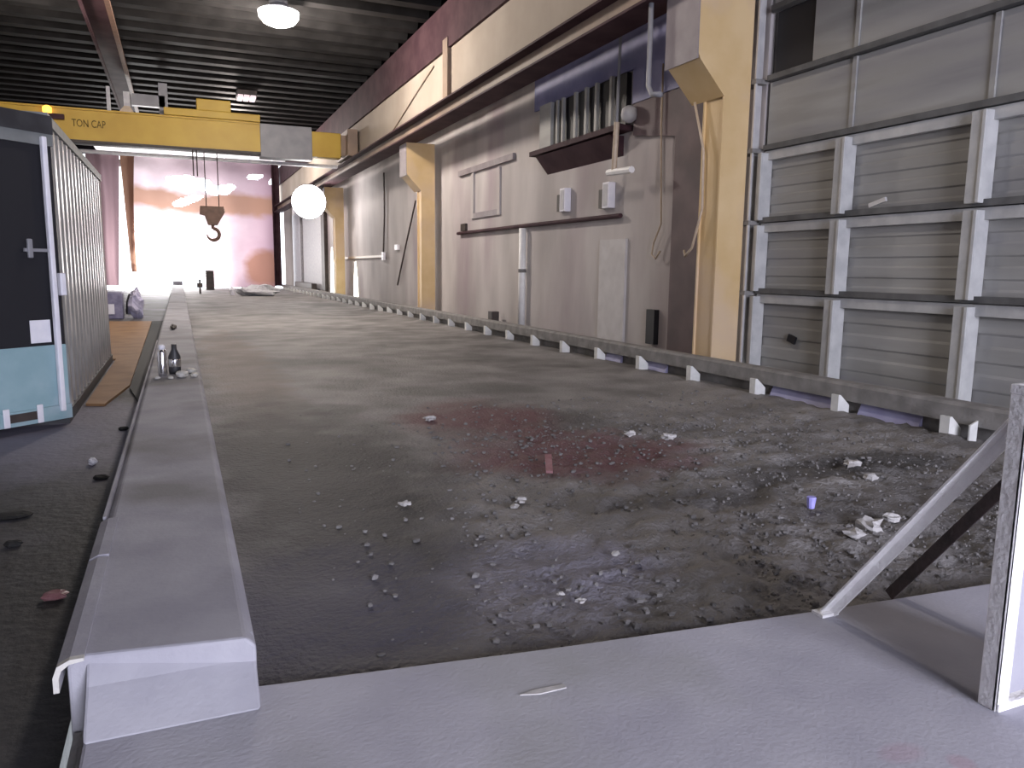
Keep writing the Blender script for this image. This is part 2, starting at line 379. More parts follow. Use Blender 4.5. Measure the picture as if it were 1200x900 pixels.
# ------------------------------------------------------------------ sectional door
D = thing('sectional_door', 'large grey sectional overhead door with ribbed panels and pale stiles in the right wall', 'door', (7.6, 4.3, 0.1))
zr = [0.12, 1.32, 2.30, 3.28, 4.20, 5.10, 5.85]; ysd = [8.72, 7.30, 5.52, 3.72, 1.92, 0.02]
for k in range(6):
    mb = MB(); z0, z1 = zr[k] + 0.01, zr[k + 1] - 0.01
    if k < 3:   # ribbed sheet: shallow horizontal corrugation
        n = 4; prof = []
        for j in range(n):
            a = z0 + (z1 - z0) * j / n; h = (z1 - z0) / n
            prof += [(7.62, a), (7.62, a + h * 0.45), (7.635, a + h * 0.55), (7.635, a + h * 0.92)]
        prof += [(7.62, z1), (7.68, z1), (7.68, z0)]
        mb.prism([(x, z) for x, z in prof], 'y', 0.0, 8.78)
    else:
        mb.box(7.60, 7.66, 0.0, 8.78 if k != 4 else 8.02, z0, z1)
    p = mb.build('panel', 'door', D)
    if k == 4:
        p2 = MB().box(7.62, 7.66, 8.02, 8.72, z0, z1).build('window_pane', 'black', D); p2['label'] = 'dark window pane'
    if k < 3:
        for i, yy in enumerate(ysd):
            st = MB(); wd = 0.17 if i else 0.10
            st.box(7.44, 7.62, yy - wd / 2, yy + wd / 2, z0 + 0.02, z1 - 0.03); st.box(7.42, 7.44, yy - wd / 2, yy - wd / 2 + 0.04, z0 + 0.02, z1 - 0.03)
            st.build('stile', 'doorstile', D, bevel=0.006)
        rl = MB().box(7.54, 7.62, 0.0, 8.74, z1 - 0.125, z1 + 0.0); rl.build('rail', 'doorstile', D, bevel=0.004)
    else:
        for yy in ysd[1:-1]:
            MB().box(7.575, 7.60, yy - 0.03, yy + 0.03, z0, z1).build('stile', 'door', D)
    if k: MB().box(7.50, 7.61, 0.0, 8.74, zr[k] - 0.0, zr[k] + 0.07).build('hinge_rail', 'seam', D)
MB().obox((7.5, 6.85, 2.40), (7.5, 6.62, 2.46), 0.03, 0.05).build('handle', 'galv', D)
MB().obox((7.585, 8.12, 0.74), (7.585, 7.98, 0.70), 0.03, 0.10).build('handle', 'black', D)
MB().box(7.68, 7.72, -0.05, 8.84, 0.1, 5.84).build('backing', 'seam', D)
T = thing('door_track', 'bright galvanised vertical door track between yellow column and grey sectional door', 'door track', (7.45, 8.95, 0.1))
MB().box(7.42, 7.46, 9.02, 9.10, 0.1, 6.0).build('channel', 'galv', T)
MB().box(7.46, 7.56, 8.90, 8.94, 0.1, 6.0).build('channel', 'galv', T)
MB().box(7.38, 7.41, 8.82, 8.85, 0.1, 6.0).build('guide_rail', 'galv', T)
for z in (1.32, 2.3, 3.28, 4.2):
    MB().box(7.37, 7.57, 8.80, 9.12, z - 0.03, z + 0.03).build('track_bracket', 'curb', T)

# ------------------------------------------------------------------ barrier beam on the left
B = thing('concrete_barrier', 'long low lavender grey concrete barrier running the length of the dirt bed', 'barrier', (-0.12, 2.7, 0.0))
mb = MB(); prof_b = []
n = 40
xl = lambda y: -0.385 - 0.0012 * (y - 2.6); xr = lambda y: 0.178
ys_ = [2.62, 3.2] + [4 + i * 1.8 for i in range(31)]
rings = []
for y in ys_:
    a, b = xl(y), xr(y); y2 = y - 0.07 if y < 2.7 else y   # front end a little skewed
    rings.append([(a, y, 0.0), (a, y, 0.35), (a + 0.03, y, 0.38), (b - 0.03, y2, 0.38), (b, y2, 0.35), (b, y2, 0.0)])
vs = [v for r in rings for v in r]; fs = [(0, 1, 2, 3, 4, 5), tuple((len(rings) - 1) * 6 + k for k in range(6))[::-1]]
for i in range(len(rings) - 1):
    for k in range(6): fs.append((i * 6 + k, i * 6 + (k + 1) % 6, (i + 1) * 6 + (k + 1) % 6, (i + 1) * 6 + k))
mb.add(vs, fs).build('body', 'barrier', B, bevel=0.012)
# rolled steel edge strip hanging over the outer side
lip = MB()
prof = [(-0.33, 0.392), (-0.37, 0.392), (-0.405, 0.375), (-0.418, 0.34), (-0.418, 0.29), (-0.402, 0.29), (-0.402, 0.335), (-0.393, 0.36), (-0.37, 0.377), (-0.33, 0.382)]
def strip(y0, y1, m='lip', nm='edge_strip'):
    s = MB().prism([(x, z) for x, z in prof], 'y', y0, y1); return s.build(nm, m, B)
strip(2.60, 3.5, 'barrier'); e = strip(2.575, 2.60); e['label'] = 'pale rolled steel edge strip'
strip(3.53, 4.05, 'barrier')
MB().box(-0.40, -0.385, 4.1, 14.0, 0.30, 0.385).build('edge_strip', 'barrier', B)
# sloped mortar fillet at the foot of its near end
MB().prism([(2.52, 0.2), (2.40, 0.2), (2.56, 0.30), (2.63, 0.37), (2.63, 0.2)], 'x', -0.33, 0.176).build('end_fillet', 'barrier', B, bevel=0.01)
# steel side channel below slab edge
S = thing('side_channel', 'dull blue grey steel channel along the outer edge of the near slab', 'steel channel', (-0.38, 1.5, 0))
MB().box(-0.345, -0.335, 0.4, 2.6, 0.0, 0.16).build('web', 'curb', S)
MB().box(-0.42, -0.345, 0.4, 2.6, 0.0, 0.02).build('flange', 'curb', S)
MB().box(-0.375, -0.345, 0.4, 2.6, 0.12, 0.135).build('flange', 'curb', S)

# items on the barrier
K = thing('steel_flask', 'small shiny steel flask standing on the grey barrier top', 'flask', (-0.225, 9.4, 0.38))
MB().lathe((-0.225, 9.4, 0.38), [(0.045, 0), (0.048, 0.03), (0.048, 0.27), (0.035, 0.30)], 16).build('body', 'chrome', K, smooth=True)
MB().lathe((-0.225, 9.4, 0.68), [(0.036, 0), (0.036, 0.04), (0.02, 0.05)], 16).build('cap', 'white', K, smooth=True)
K = thing('dark_bottle', 'dark glass bottle beside the steel flask on the barrier', 'bottle', (-0.10, 9.55, 0.38))
MB().lathe((-0.10, 9.55, 0.38), [(0.06, 0), (0.065, 0.03), (0.065, 0.20), (0.03, 0.28), (0.028, 0.34)], 16).build('body', 'frame_black', K, smooth=True)
MB().lathe((-0.10, 9.55, 0.38), [(0.0655, 0.08), (0.0665, 0.09), (0.0665, 0.16), (0.0655, 0.17)], 16).build('bottle_label', 'chrome', K, smooth=True)
for i, (x, y, r) in enumerate([(-0.03, 9.2, 0.07), (0.07, 9.5, 0.06), (0.10, 9.2, 0.045), (-0.28, 9.1, 0.035), (-0.14, 9.1, 0.03)]):
    o = MB().blob((x, y, 0.38 + r * 0.55), (r, r * 1.2, r * 0.55), i + 40, 10, 7).build('mortar_lump', 'lip', org=(x, y, 0.38))
    tag(o, 'rough mortar lump lying by the flask on the barrier', 'lump', 'mortar lumps on the barrier')
o = MB().blob((-0.16, 16.5, 0.42), (0.06, 0.35, 0.05), 3, 8, 6).build('dirt_clump', 'dark', org=(-0.16, 16.5, 0.38)); tag(o, 'small dark clump on the barrier top beyond the flask', 'clump')
o = MB().box(-0.42, 0.15, 55.5, 57.2, 0.381, 0.62).build('barrier_block', 'barrier', org=(-0.13, 56, 0.38), bevel=0.03); tag(o, 'pale concrete block on the far end of the long barrier', 'block')

# ------------------------------------------------------------------ curb rail on the right
R = thing('curb_rail', 'low rusty grey steel curb rail with pale brackets along the right side', 'rail', (6.6, 4, 0.08))
MB().prism([(6.60, 0.24), (6.60, 0.40), (6.63, 0.43), (6.78, 0.43), (6.78, 0.40), (6.65, 0.385), (6.65, 0.24)], 'y', 1.0, 56.5).build('rail', 'curb', R)
MB().box(6.70, 6.73, 1.0, 56.5, 0.08, 0.385).build('back_plate', 'curb', R)
yy = 4.78; first = None; i = 0
while yy < 55:
    mb = MB().prism([(6.44, 0.05), (6.44, 0.315), (6.47, 0.315), (6.60, 0.20), (6.60, 0.05)], 'y', yy, yy + 0.10)
    if i == 0:
        MB().prism([(6.50, 0.05), (6.50, 0.26), (6.60, 0.30), (6.60, 0.05)], 'y', yy - 0.16, yy - 0.145).build('bracket', 'bracket', R)
    mb.build('bracket', 'bracket', R)
    yy += 1.31; i += 1
for (a, b) in ((6.35, 7.35), (5.25, 6.0), (9.6, 10.4), (10.9, 11.4)):
    o = MB().add([(6.62, a, 0.09), (6.62, b, 0.09), (6.69, b, 0.25), (6.69, a, 0.25), (6.68, a, 0.09), (6.68, b, 0.09)],
                 [(0, 1, 2, 3), (0, 3, 4), (1, 5, 2), (0, 4, 5, 1), (3, 2, 5, 4)]).build('plastic_sheet', 'lav', org=(6.65, a, 0.09))
    tag(o, 'scrap of lavender plastic sheet tucked under the curb rail', 'plastic sheet', 'plastic scraps under the rail')

# ------------------------------------------------------------------ columns
col = thing('steel_column', '', 'column', (7.2, 8.9, 0.0), 'yellow columns')
Y0 = 8.9
MB().box(6.92, 7.36, Y0, Y0 + 0.03, 0.0, 5.38).build('flange', 'col', col)
MB().box(6.92, 7.36, Y0 + 0.42, Y0 + 0.45, 0.0, 5.38).build('flange', 'col', col)
MB().box(6.95, 7.33, Y0 + 0.03, Y0 + 0.42, 0.0, 5.38).build('web', 'col', col)
c = MB().prism([(6.92, 3.98), (6.50, 4.42), (6.47, 4.5), (6.47, 5.38), (6.92, 5.38)], 'y', Y0, Y0 + 0.72); c.build('corbel', 'col', col)
q = MB().box(6.455, 6.47, Y0, Y0 + 0.76, 4.42, 5.36).build('end_plate', 'plate', col); q['label'] = 'pale end plate'
MB().box(6.85, 7.42, Y0 - 0.06, Y0 + 0.52, 0.0, 0.12).build('base_plate', 'dark', col)
cl = ['yellow steel column with a corbel right beside the grey sectional door',
      'yellow brown steel column with a corbel in the middle of the right wall',
      'farthest tan steel column on the right wall, next to the sunlit gaps']
col['label'] = cl[0]
for i in (1, 2):
    c2 = copy_tree(col); c2.location = (7.2, 8.9 + 14.4 * i, 0); c2['label'] = cl[i]

# crane runway beam
RB = thing('runway_beam', 'long steel crane runway beam carried by the yellow columns', 'beam', (6.5, -6, 5.38))
MB().box(6.22, 6.78, -6, 56.6, 5.38, 5.42).build('bottom_flange', 'maroon', RB)
MB().box(6.48, 6.52, -6, 56.6, 5.42, 5.78).build('web', 'runway', RB)
MB().box(6.25, 6.75, -6, 56.6, 5.78, 5.82).build('top_flange', 'maroon', RB)
MB().box(6.46, 6.54, -6, 56.6, 5.82, 5.89).build('crane_rail', 'maroon', RB)

# ------------------------------------------------------------------ bridge crane at Y ~ 31.5
CR = thing('bridge_crane', 'yellow overhead bridge crane spanning the hall with a grey centre cover', 'crane', (0, 31.5, 5.85))
g = MB().box(-12.6, 3.05, 31.5, 32.1, 5.92, 6.93); g.box(-12.6, 3.05, 31.42, 32.18, 6.93, 6.99); g.build('girder', 'yellow', CR)
q = MB().box(-12.6, 3.05, 31.42, 32.18, 5.84, 5.92).build('bottom_flange', 'dark', CR)
MB().box(3.05, 4.97, 31.46, 32.14, 5.74, 6.98).build('panel_cover', 'grey', CR, bevel=0.02)
MB().box(4.97, 6.10, 31.55, 32.1, 5.9, 6.85).build('girder_end', 'yellow', CR, bevel=0.02)
e = MB().box(6.30, 6.70, 31.2, 33.6, 5.98, 7.0); e.box(6.10, 6.30, 31.6, 32.1, 6.0, 6.8); e.build('end_truck', 'runway', CR, bevel=0.02)
for wy in (31.5, 33.2):
    MB().tube([(6.44, wy, 6.06), (6.56, wy, 6.06)], 0.17, 16).build('wheel', 'dark', CR)
MB().box(-0.25, 3.05, 31.3, 32.3, 6.99, 7.25).build('platform', 'yellow', CR, bevel=0.02)
MB().box(0.85, 2.03, 31.35, 32.0, 7.25, 7.66).build('motor_box', 'yellow', CR, bevel=0.03)
MB().box(-12.6, 6.1, 32.3, 32.6, 5.62, 5.72).build('lower_rail', 'sheet', CR)
a = MB().box(-2.1, -1.98, 31.9, 32.0, 6.99, 7.9).box(-1.55, -1.35, 31.8, 32.0, 6.99, 7.75); a.build('mast', 'sheet', CR)
MB().prism([(-1.75, 6.99), (-1.2, 6.99), (-1.36, 7.25), (-1.54, 7.25)], 'y', 31.75, 32.05).build('mast_foot', 'pipe_tan', CR)
a = MB().box(-1.3, -0.2, 32.0, 32.3, 7.35, 7.75).box(-0.4, -0.1, 32.0, 32.3, 6.99, 8.2); a.build('festoon_arm', 'grey', CR)
MB().lathe((-3.9, 31.4, 6.72), [(0.12, 0), (0.14, 0.05), (0.14, 0.2), (0.06, 0.26)], 14).build('warning_lamp', 'amber', CR)
MB().box(-4.05, -3.4, 31.3, 31.42, 6.55, 6.72).build('lamp_bracket', 'maroon', CR)
tc = bpy.data.curves.new('t', 'FONT'); tc.body = 'TON CAP'; tc.size = 0.36; tc.extrude = 0.006
to = bpy.data.objects.new('t', tc); C.objects.link(to)
dg = bpy.context.evaluated_depsgraph_get(); me = bpy.data.meshes.new_from_object(to.evaluated_get(dg))
bpy.data.objects.remove(to); me.materials.clear(); me.materials.append(M['letter'])
wd = max(v.co.x for v in me.vertices)
for v in me.vertices: v.co.x *= 1.05 / wd
lt = bpy.data.objects.new('capacity_lettering', me); C.objects.link(lt); lt.parent = CR
lt.matrix_local = Matrix.Translation((-3.2, -0.006, 0.52)) @ Matrix.Rotation(PI / 2, 4, 'X')
# hoist rope and hook block
H = thing('hook_block', 'rusty brown crane hook block hanging on wire ropes before the plastic sheet', 'crane hook', (1.24, 31.9, 2.7))
MB().prism([(0.83, 3.86), (1.66, 3.86), (1.70, 3.66), (1.42, 3.16), (1.08, 3.16), (0.98, 3.5), (0.80, 3.55)], 'y', 31.78, 32.02).build('block', 'hookred', H, bevel=0.02)
hp = [(1.25, 31.9, 3.2), (1.25, 31.9, 3.02)] + [(1.25 + 0.22 * math.sin(t), 31.9, 2.82 + 0.22 * math.cos(t)) for t in [i * PI / 8 for i in range(0, 13)]]
MB().tube(hp, [0.06] * 2 + [0.065] * 9 + [0.05, 0.04, 0.03, 0.02], 8).build('hook', 'hookred', H, smooth=True)
for x in (1.05, 1.5):
    MB().tube([(x, 31.9, 3.84), (x, 31.9, 5.86)], 0.02, 6).build('wire_rope', 'dark', H)
for x in (0.65, 0.78):
    o = MB().tube([(x, 31.5, 4.9), (x, 31.5, 5.86)], 0.025, 6).build('hanging_cable', 'dark', org=(x, 31.5, 4.9)); tag(o, 'short dark cable hanging under the yellow crane girder', 'cable', 'short cables under crane')

# ------------------------------------------------------------------ roof beam and lamps
RBm = thing('roof_beam', 'maroon longitudinal roof beam with pale lower edges above the crane', 'beam', (-1.65, 14, 8.4))
MB().box(-1.95, -1.35, 14, 38, 8.15, 8.5).build('web', 'maroon', RBm)
MB().box(-1.40, -1.28, 14, 38, 8.05, 8.16).build('edge_angle', 'hookred', RBm)
MB().box(-2.0, -1.93, 14, 38, 8.05, 8.16).build('edge_angle', 'maroon', RBm)
def highbay(x, y, lens, lab, r=0.42):
    t = thing('highbay_lamp', lab, 'lamp', (x, y, 8.49))
    MB().lathe((x, y, 8.36), [(0.22, 0), (0.24, 0.04), (0.24, 0.13)], 16).build('ballast_housing', 'grey', t, smooth=True)
    MB().lathe((x, y, 8.20), [(r * 1.0, 0.0), (r * 0.8, 0.08), (r * 0.45, 0.16)], 24).build('reflector', 'white', t, smooth=True)
    MB().lathe((x, y, 8.20), [(r * 0.4, -0.34), (r * 0.8, -0.26), (r * 1.02, -0.12), (r * 1.04, 0.0)], 24).build('lens', lens, t, smooth=True)
highbay(2.70, 22.0, 'lamp', 'glaring white highbay lamp lit under the dark roof deck', 0.5)
point('lamp_light', (2.70, 22.0, 7.4), 1600, (1.0, 0.89, 0.80), 0.35)
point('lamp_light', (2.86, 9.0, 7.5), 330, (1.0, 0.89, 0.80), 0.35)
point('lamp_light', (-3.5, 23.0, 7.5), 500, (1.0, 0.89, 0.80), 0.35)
highbay(2.86, 42.0, 'lamp', 'white highbay lamp under the roof beyond the yellow crane girder', 0.5)  # added out of view to brighten the far dirt
point('lamp_light', (2.86, 42.0, 7.5), 1500, (1.0, 0.88, 0.82), 0.35)  # light of the added lamp behind the crane
t = thing('box_lamp', 'dim unlit rectangular lamp under the roof above the crane', 'lamp', (2.78, 33.5, 8.5))
MB().box(2.4, 3.15, 33.2, 33.9, 8.30, 8.5).build('housing', 'dark', t)
b = MB()
for k in range(3): b.box(2.43 + k * 0.24, 2.43 + k * 0.24 + 0.19, 33.12, 33.85, 8.18, 8.30)
b.build('lens', 'lampoff', t)
# flood light on the far right wall
t = thing('flood_lamp', 'glaring round floodlight hung under the runway beam near the last column', 'lamp', (5.6, 36.8, 4.6))
fr = MB(); A0 = Vector((5.68, 37.0, 4.62)); dr = Vector((-0.25, -1, -0.1)).normalized()
fr.tube([A0, A0 + dr * 0.35, A0 + dr * 0.6], [0.25, 0.66, 0.78], 24); fr.build('reflector', 'white', t, smooth=True)
MB().tube([A0 + dr * 0.61, A0 + dr * 0.75, A0 + dr * 0.82], [0.75, 0.64, 0.36], 24).build('lens', 'flood', t, smooth=True)
MB().tube([A0, (6.1, 37.15, 4.9), (6.3, 37.2, 5.375)], 0.06, 8).build('bracket', 'dark', t)
point('flood_light', tuple(A0 + dr * 1.3), 170, (1.0, 0.93, 0.90), 0.5)

# ------------------------------------------------------------------ end wall plastic sheet
def sheet(name, x0, x1, z0, z1, nx, nz, holes=(), amp=0.12, y0=57.4, freq=2.4, taper=None, seed=0):
    mb = MB(); vs = []; idx = {}
    for j in range(nz + 1):
        for i in range(nx + 1):
            u = i / nx; x = x0 + (x1 - x0) * u; z = z0 + (z1 - z0) * j / nz
            if taper: x = taper(u, z)
            y = y0 + amp * math.sin(x * freq + 0.4 * math.sin(z * 0.8)) + amp * 0.8 * noise.noise(Vector((x * 0.9 + seed, z * 0.45, 3)))
            vs.append((x, y, z))
    fs = []
    for j in range(nz):
        for i in range(nx):
            x, _, z = vs[j * (nx + 1) + i]
            cut = False
            for (cx, cz, rx, rz, tilt) in holes:
                dx = x - cx; dz = z - cz - tilt * dx
                if (dx / rx) ** 2 + (dz / rz) ** 2 + 0.5 * noise.noise(Vector((x * 2, z * 2, 1))) < 1: cut = True
            if not cut:
                a = j * (nx + 1) + i; fs.append((a, a + 1, a + nx + 2, a + nx + 1))
    mb.add(vs, fs); return mb
holes = [(1.0, 7.15, 1.5, 0.42, -0.1), (2.9, 6.75, 0.95, 0.35, 0.25), (0.7, 5.95, 1.0, 0.28, 0.35), (5.1, 7.75, 0.55, 0.22, 0.2), (6.3, 7.5, 0.35, 0.22, 0.3),
         (-0.7, 1.0, 2.1, 3.9, -0.1), (-1.9, 3.6, 0.8, 1.4, 0.0)]
o = sheet('s', -2.9, 6.25, 0.2, 8.69, 130, 100, holes).build('plastic_curtain', 'tarp', org=(2, 57.4, 0.2), smooth=True)
tag(o, 'big torn translucent plastic sheet closing the bright far end opening', 'plastic curtain')
o = sheet('s', -3.25, -2.6, 1.2, 8.69, 12, 60, (), 0.10, 57.2, 9, taper=lambda u, z: -3.2 + 0.6 * u * (0.5 + (z / 9) ** 2) + 0.35 * (1 - z / 8.3)).build('plastic_strip', 'brownplastic', org=(-2.9, 57.2, 0.2), smooth=True)
tag(o, 'narrow hanging strip of brown stained plastic left of the main sheet', 'plastic strip')
o = sheet('s', -5.2, -3.4, 0.3, 8.69, 40, 60, (), 0.16, 57.3, 7, taper=lambda u, z: -5.2 + 1.95 * u * (0.75 + 0.25 * (z / 8.69))).build('plastic_flap', 'tarp_dim', org=(-4.3, 57.3, 0.3), smooth=True)
tag(o, 'gathered pinkish plastic flap at the left corner of the far opening', 'plastic flap')
o = sheet('s', 6.15, 6.66, 0.3, 8.69, 24, 50, (), 0.14, 57.0, 14).build('bunched_plastic', 'maroon', org=(6.9, 57, 0.3), smooth=True)
tag(o, 'dark bunched curtain edge hanging at the right end of the plastic sheet', 'curtain')
# ------------------------------------------------------------------ right wall details
# wall bay boards near the far end, with pilasters
for (y0, y1, z1, m, lab) in ((43.6, 44.6, 5.2, 'dark', 'dark narrow wall pilaster beyond the last column'), ):
    o = MB().box(7.40, 7.585, y0, y1, 0.1, z1).build('pilaster', m, org=(7.5, y0, 0.1)); tag(o, lab, 'pilaster')
o = MB().box(7.45, 7.59, 44.9, 51.8, 0.1, 4.9).build('wall_board', 'sheet', org=(7.5, 45, 0.1)); tag(o, 'wide pale board on the wall beyond the last column, under the runway beam', 'board')
o = MB().box(7.45, 7.59, 53.0, 56.8, 0.1, 5.2).build('wall_board', 'sheet', org=(7.5, 53, 0.1)); tag(o, 'narrow pale board on the wall beside the curtain end', 'board')
o = MB().box(6.95, 7.25, 45.5, 52.5, 0.1, 0.7).build('low_bench', 'dark', org=(7.1, 46, 0.1)); tag(o, 'low dark bench against the far right wall', 'bench')
# glowing tapered panes that paint slivers of sunlight on the wall
for k, (y, z0, z1, wd) in enumerate(((42.3, 0.15, 2.7, 1.2), (36.3, 0.15, 1.9, 0.95))):
    mb = MB().prism([(y - wd / 2, z0), (y - wd / 2 + 0.1, (z0 + z1) / 2), (y - 0.05, z1), (y + 0.1, z1), (y + wd / 2 - 0.1, (z0 + z1) / 2), (y + wd / 2, z0)], 'x', 7.57, 7.6)
    struct(mb, 'window_%d' % (k + 2), 'sun')
# second wall bay (between middle and far columns)
o = MB().box(7.52, 7.6, 30.6, 38.6, 2.05, 2.15).build('wall_conduit', 'pipe_tan', org=(7.55, 34, 2.1)); tag(o, 'tan horizontal conduit low on the wall between the two far columns', 'conduit')
t = thing('hanging_cable', 'long dark cable with white end hanging on wall between the far columns', 'cable', (7.5, 30.5, 1.9))
MB().tube([(7.5, 30.3, 5.3), (7.52, 30.4, 3.6), (7.5, 30.55, 2.2)], 0.035, 6).build('cord', 'dark', t)
MB().box(7.45, 7.55, 30.4, 30.65, 1.95, 2.25).build('plug', 'white', t)
o = MB().tube([(7.5, 25.9, 3.9), (7.52, 27.3, 2.4), (7.55, 28.6, 1.0)], 0.03, 6).build('slanting_cable', 'dark', org=(7.5, 27, 1)); tag(o, 'thin cable slanting down the wall left of the middle column', 'cable')
o = MB().box(7.5, 7.6, 28.4, 28.8, 2.3, 2.5).build('wall_tag', 'white', org=(7.55, 28.6, 2.3)); tag(o, 'tiny white plate on the wall left of the middle column', 'plate')
# near bay
t = thing('wall_panel_frame', 'square outline of a sealed hatch high on the lit concrete wall', 'hatch', (7.55, 19.5, 3.0))
for b_ in ((20.4, 20.6, 3.0, 4.3), (18.5, 18.65, 3.0, 4.2)):
    MB().box(7.55, 7.6, *b_).build('jamb', 'wall', t)
MB().box(7.55, 7.6, 18.65, 20.4, 3.0, 3.15).build('sill', 'plate', t)
o = MB().box(7.52, 7.6, 17.6, 21.6, 4.25, 4.4).build('wall_channel', 'plate', org=(7.55, 19.6, 4.3)); tag(o, 'short horizontal channel above the sealed hatch', 'channel')
o = MB().box(7.53, 7.6, 21.0, 21.4, 2.70, 2.90).build('outlet_box', 'dark', org=(7.55, 21.2, 2.65)); tag(o, 'small dark outlet box left below the sealed hatch', 'outlet box')
o = MB().tube([(7.52, 21.6, 2.64), (7.52, 16.6, 2.64), (7.52, 12.5, 2.62)], 0.045, 8).build('horizontal_conduit', 'maroon', org=(7.52, 17, 2.7)); tag(o, 'dark horizontal conduit along the wall below the small white boxes', 'conduit')
t = thing('white_pipe', 'bright white vertical pipe on the lower half of the right wall', 'pipe', (7.48, 16.85, 0.15))
MB().tube([(7.48, 16.85, 0.15), (7.48, 16.85, 2.58)], 0.085, 12).build('pipe', 'pipe', t, smooth=True)
MB().tube([(7.48, 16.85, 1.55), (7.48, 16.85, 1.63)], 0.1, 12).build('coupling', 'curb', t)
for k, (y, z) in enumerate(((14.75, 3.05), (12.95, 3.0))):
    t = thing('junction_box', ['white junction box on the wall under the left end of the grille', 'white junction box on the wall under the hanging tee pipe'][k], 'junction box', (7.5, y, z))
    MB().box(7.44, 7.59, y - 0.12, y + 0.12, z - 0.22, z + 0.26).build('box', 'white', t, bevel=0.01)
    MB().box(7.435, 7.44, y - 0.08, y + 0.08, z - 0.18, z + 0.22).build('cover', 'sheet', t)
    MB().box(7.50, 7.59, y + 0.12, y + 0.36, z - 0.2, z + 0.15).build('side_box', 'dark', t)
# louvred grille housing
G = thing('wall_grille', 'dark ventilation opening with pale vertical bars and a shelf below', 'grille', (7.4, 14.0, 4.1))
MB().box(7.50, 7.6, 12.4, 16.0, 4.2, 5.12).build('opening', 'black', G)
MB().box(7.28, 7.6, 12.3, 16.1, 4.10, 4.2).build('shelf', 'maroon', G)
MB().prism([(7.3, 4.06), (7.6, 4.06), (7.6, 3.7)], 'y', 12.6, 15.8).build('shelf_bracket', 'maroon', G)
MB().box(7.36, 7.5, 15.2, 15.75, 4.2, 5.12).build('bar', 'door', G)
for y in (15.0, 14.75, 14.2, 13.75, 13.35, 12.8):
    MB().box(7.40, 7.46, y - 0.04, y + 0.04, 4.2, 5.12).build('bar', 'door', G)
o = MB().prism([(9.6, 4.55), (12.25, 4.55), (12.25, 5.14), (16.4, 5.14), (16.4, 5.88), (9.6, 5.88)], 'x', 7.53, 7.58).build('blue_sheeting', 'blue', org=(7.57, 12, 4.9)); 
o = tag(o, 'dark blue sheeting on the wall under the runway beam, above the grille', 'sheeting')
t = thing('tee_pipe', 'vertical pipe with a tee foot hanging in front of the grille', 'pipe', (7.2, 12.2, 3.2))
MB().tube([(7.2, 12.15, 5.9), (7.2, 12.2, 4.2)], 0.028, 8).build('rod', 'grey', t)
MB().tube([(7.2, 12.2, 4.2), (7.2, 12.25, 3.35)], 0.05, 8).build('pipe', 'pipe_tan', t)
MB().tube([(7.2, 12.45, 3.36), (7.2, 11.65, 3.33)], 0.06, 8).build('tee_foot', 'pipe', t)
t = thing('drop_pipe', 'bent pipe dropping from the beam onto the near corbel', 'pipe', (6.3, 9.4, 4.1))
MB().tube([(6.35, 9.9, 5.4), (6.35, 9.9, 4.25), (6.35, 9.8, 4.12), (6.38, 9.6, 4.08)], 0.038, 8).build('pipe', 'grey', t, smooth=True)
o = MB().lathe((7.45, 12.2, 4.35), [(0.05, -0.14), (0.13, -0.08), (0.15, 0.0), (0.13, 0.1), (0.05, 0.15)], 14).build('wall_bell', 'sheet', org=(7.45, 12.2, 4.2), smooth=True); tag(o, 'round pale bell on the wall at the right end of the grille', 'bell')
o = MB().tube([(7.5, 11.27, 5.0), (7.5, 11.26, 4.0), (7.5, 11.15, 2.4), (7.5, 11.35, 2.1), (7.5, 11.4, 1.9), (7.5, 11.28, 1.82), (7.5, 11.15, 1.95)], 0.016, 8).build('wall_cable', 'pipe_tan', org=(7.5, 11.2, 1.4), smooth=True); tag(o, 'thin tan cable with a curled end on the dark wall near the column', 'cable')
o = MB().tube([(6.88, 9.5, 4.0), (6.885, 9.25, 3.3), (6.885, 9.22, 2.5), (6.885, 9.42, 1.95), (6.9, 9.6, 1.84), (6.95, 9.7, 1.92)], 0.018, 8).build('looped_cable', 'pipe_tan', org=(6.9, 9.4, 1.8), smooth=True); tag(o, 'tan cable looping down beside the near yellow column', 'cable')
o = MB().box(7.5, 7.6, 11.25, 11.5, 0.35, 0.95).build('dark_slot', 'black', org=(7.55, 11.4, 0.35)); tag(o, 'narrow black slot box low on the wall left of near column', 'slot')
o = MB().box(7.25, 7.45, 18.2, 18.45, 0.1, 0.55).build('small_post', 'dark', org=(7.3, 18.3, 0.1)); tag(o, 'short dark post behind the curb rail left of the white pipe', 'post')
o = MB().box(7.55, 7.6, 12.35, 13.3, 0.1, 2.2).build('wall_patch', 'plaster', org=(7.58, 12.8, 0.1)); tag(o, 'pale vertical plaster patch low on the wall right of white pipe', 'patch')
for i, (ya, yb) in enumerate(((21.9, 22.4), (17.6, 18.0), (15.0, 15.25), (13.9, 14.1))):
    pass

o = MB().box(7.53, 7.585, 9.5, 10.85, 0.1, 5.85).build('dark_wall_board', 'darkboard', org=(7.55, 10, 0.1)) if 0 else MB().prism([(9.5, 0.1), (10.9, 0.1), (10.9, 3.8), (12.2, 4.0), (12.2, 4.54), (9.5, 4.54)], 'x', 7.54, 7.585).build('dark_wall_board', 'darkboard', org=(7.55, 10, 0.1))  # dark sheet painting the shade that falls on the wall by the column
tag(o, 'tall dark board on the wall directly left of the near yellow column', 'board')
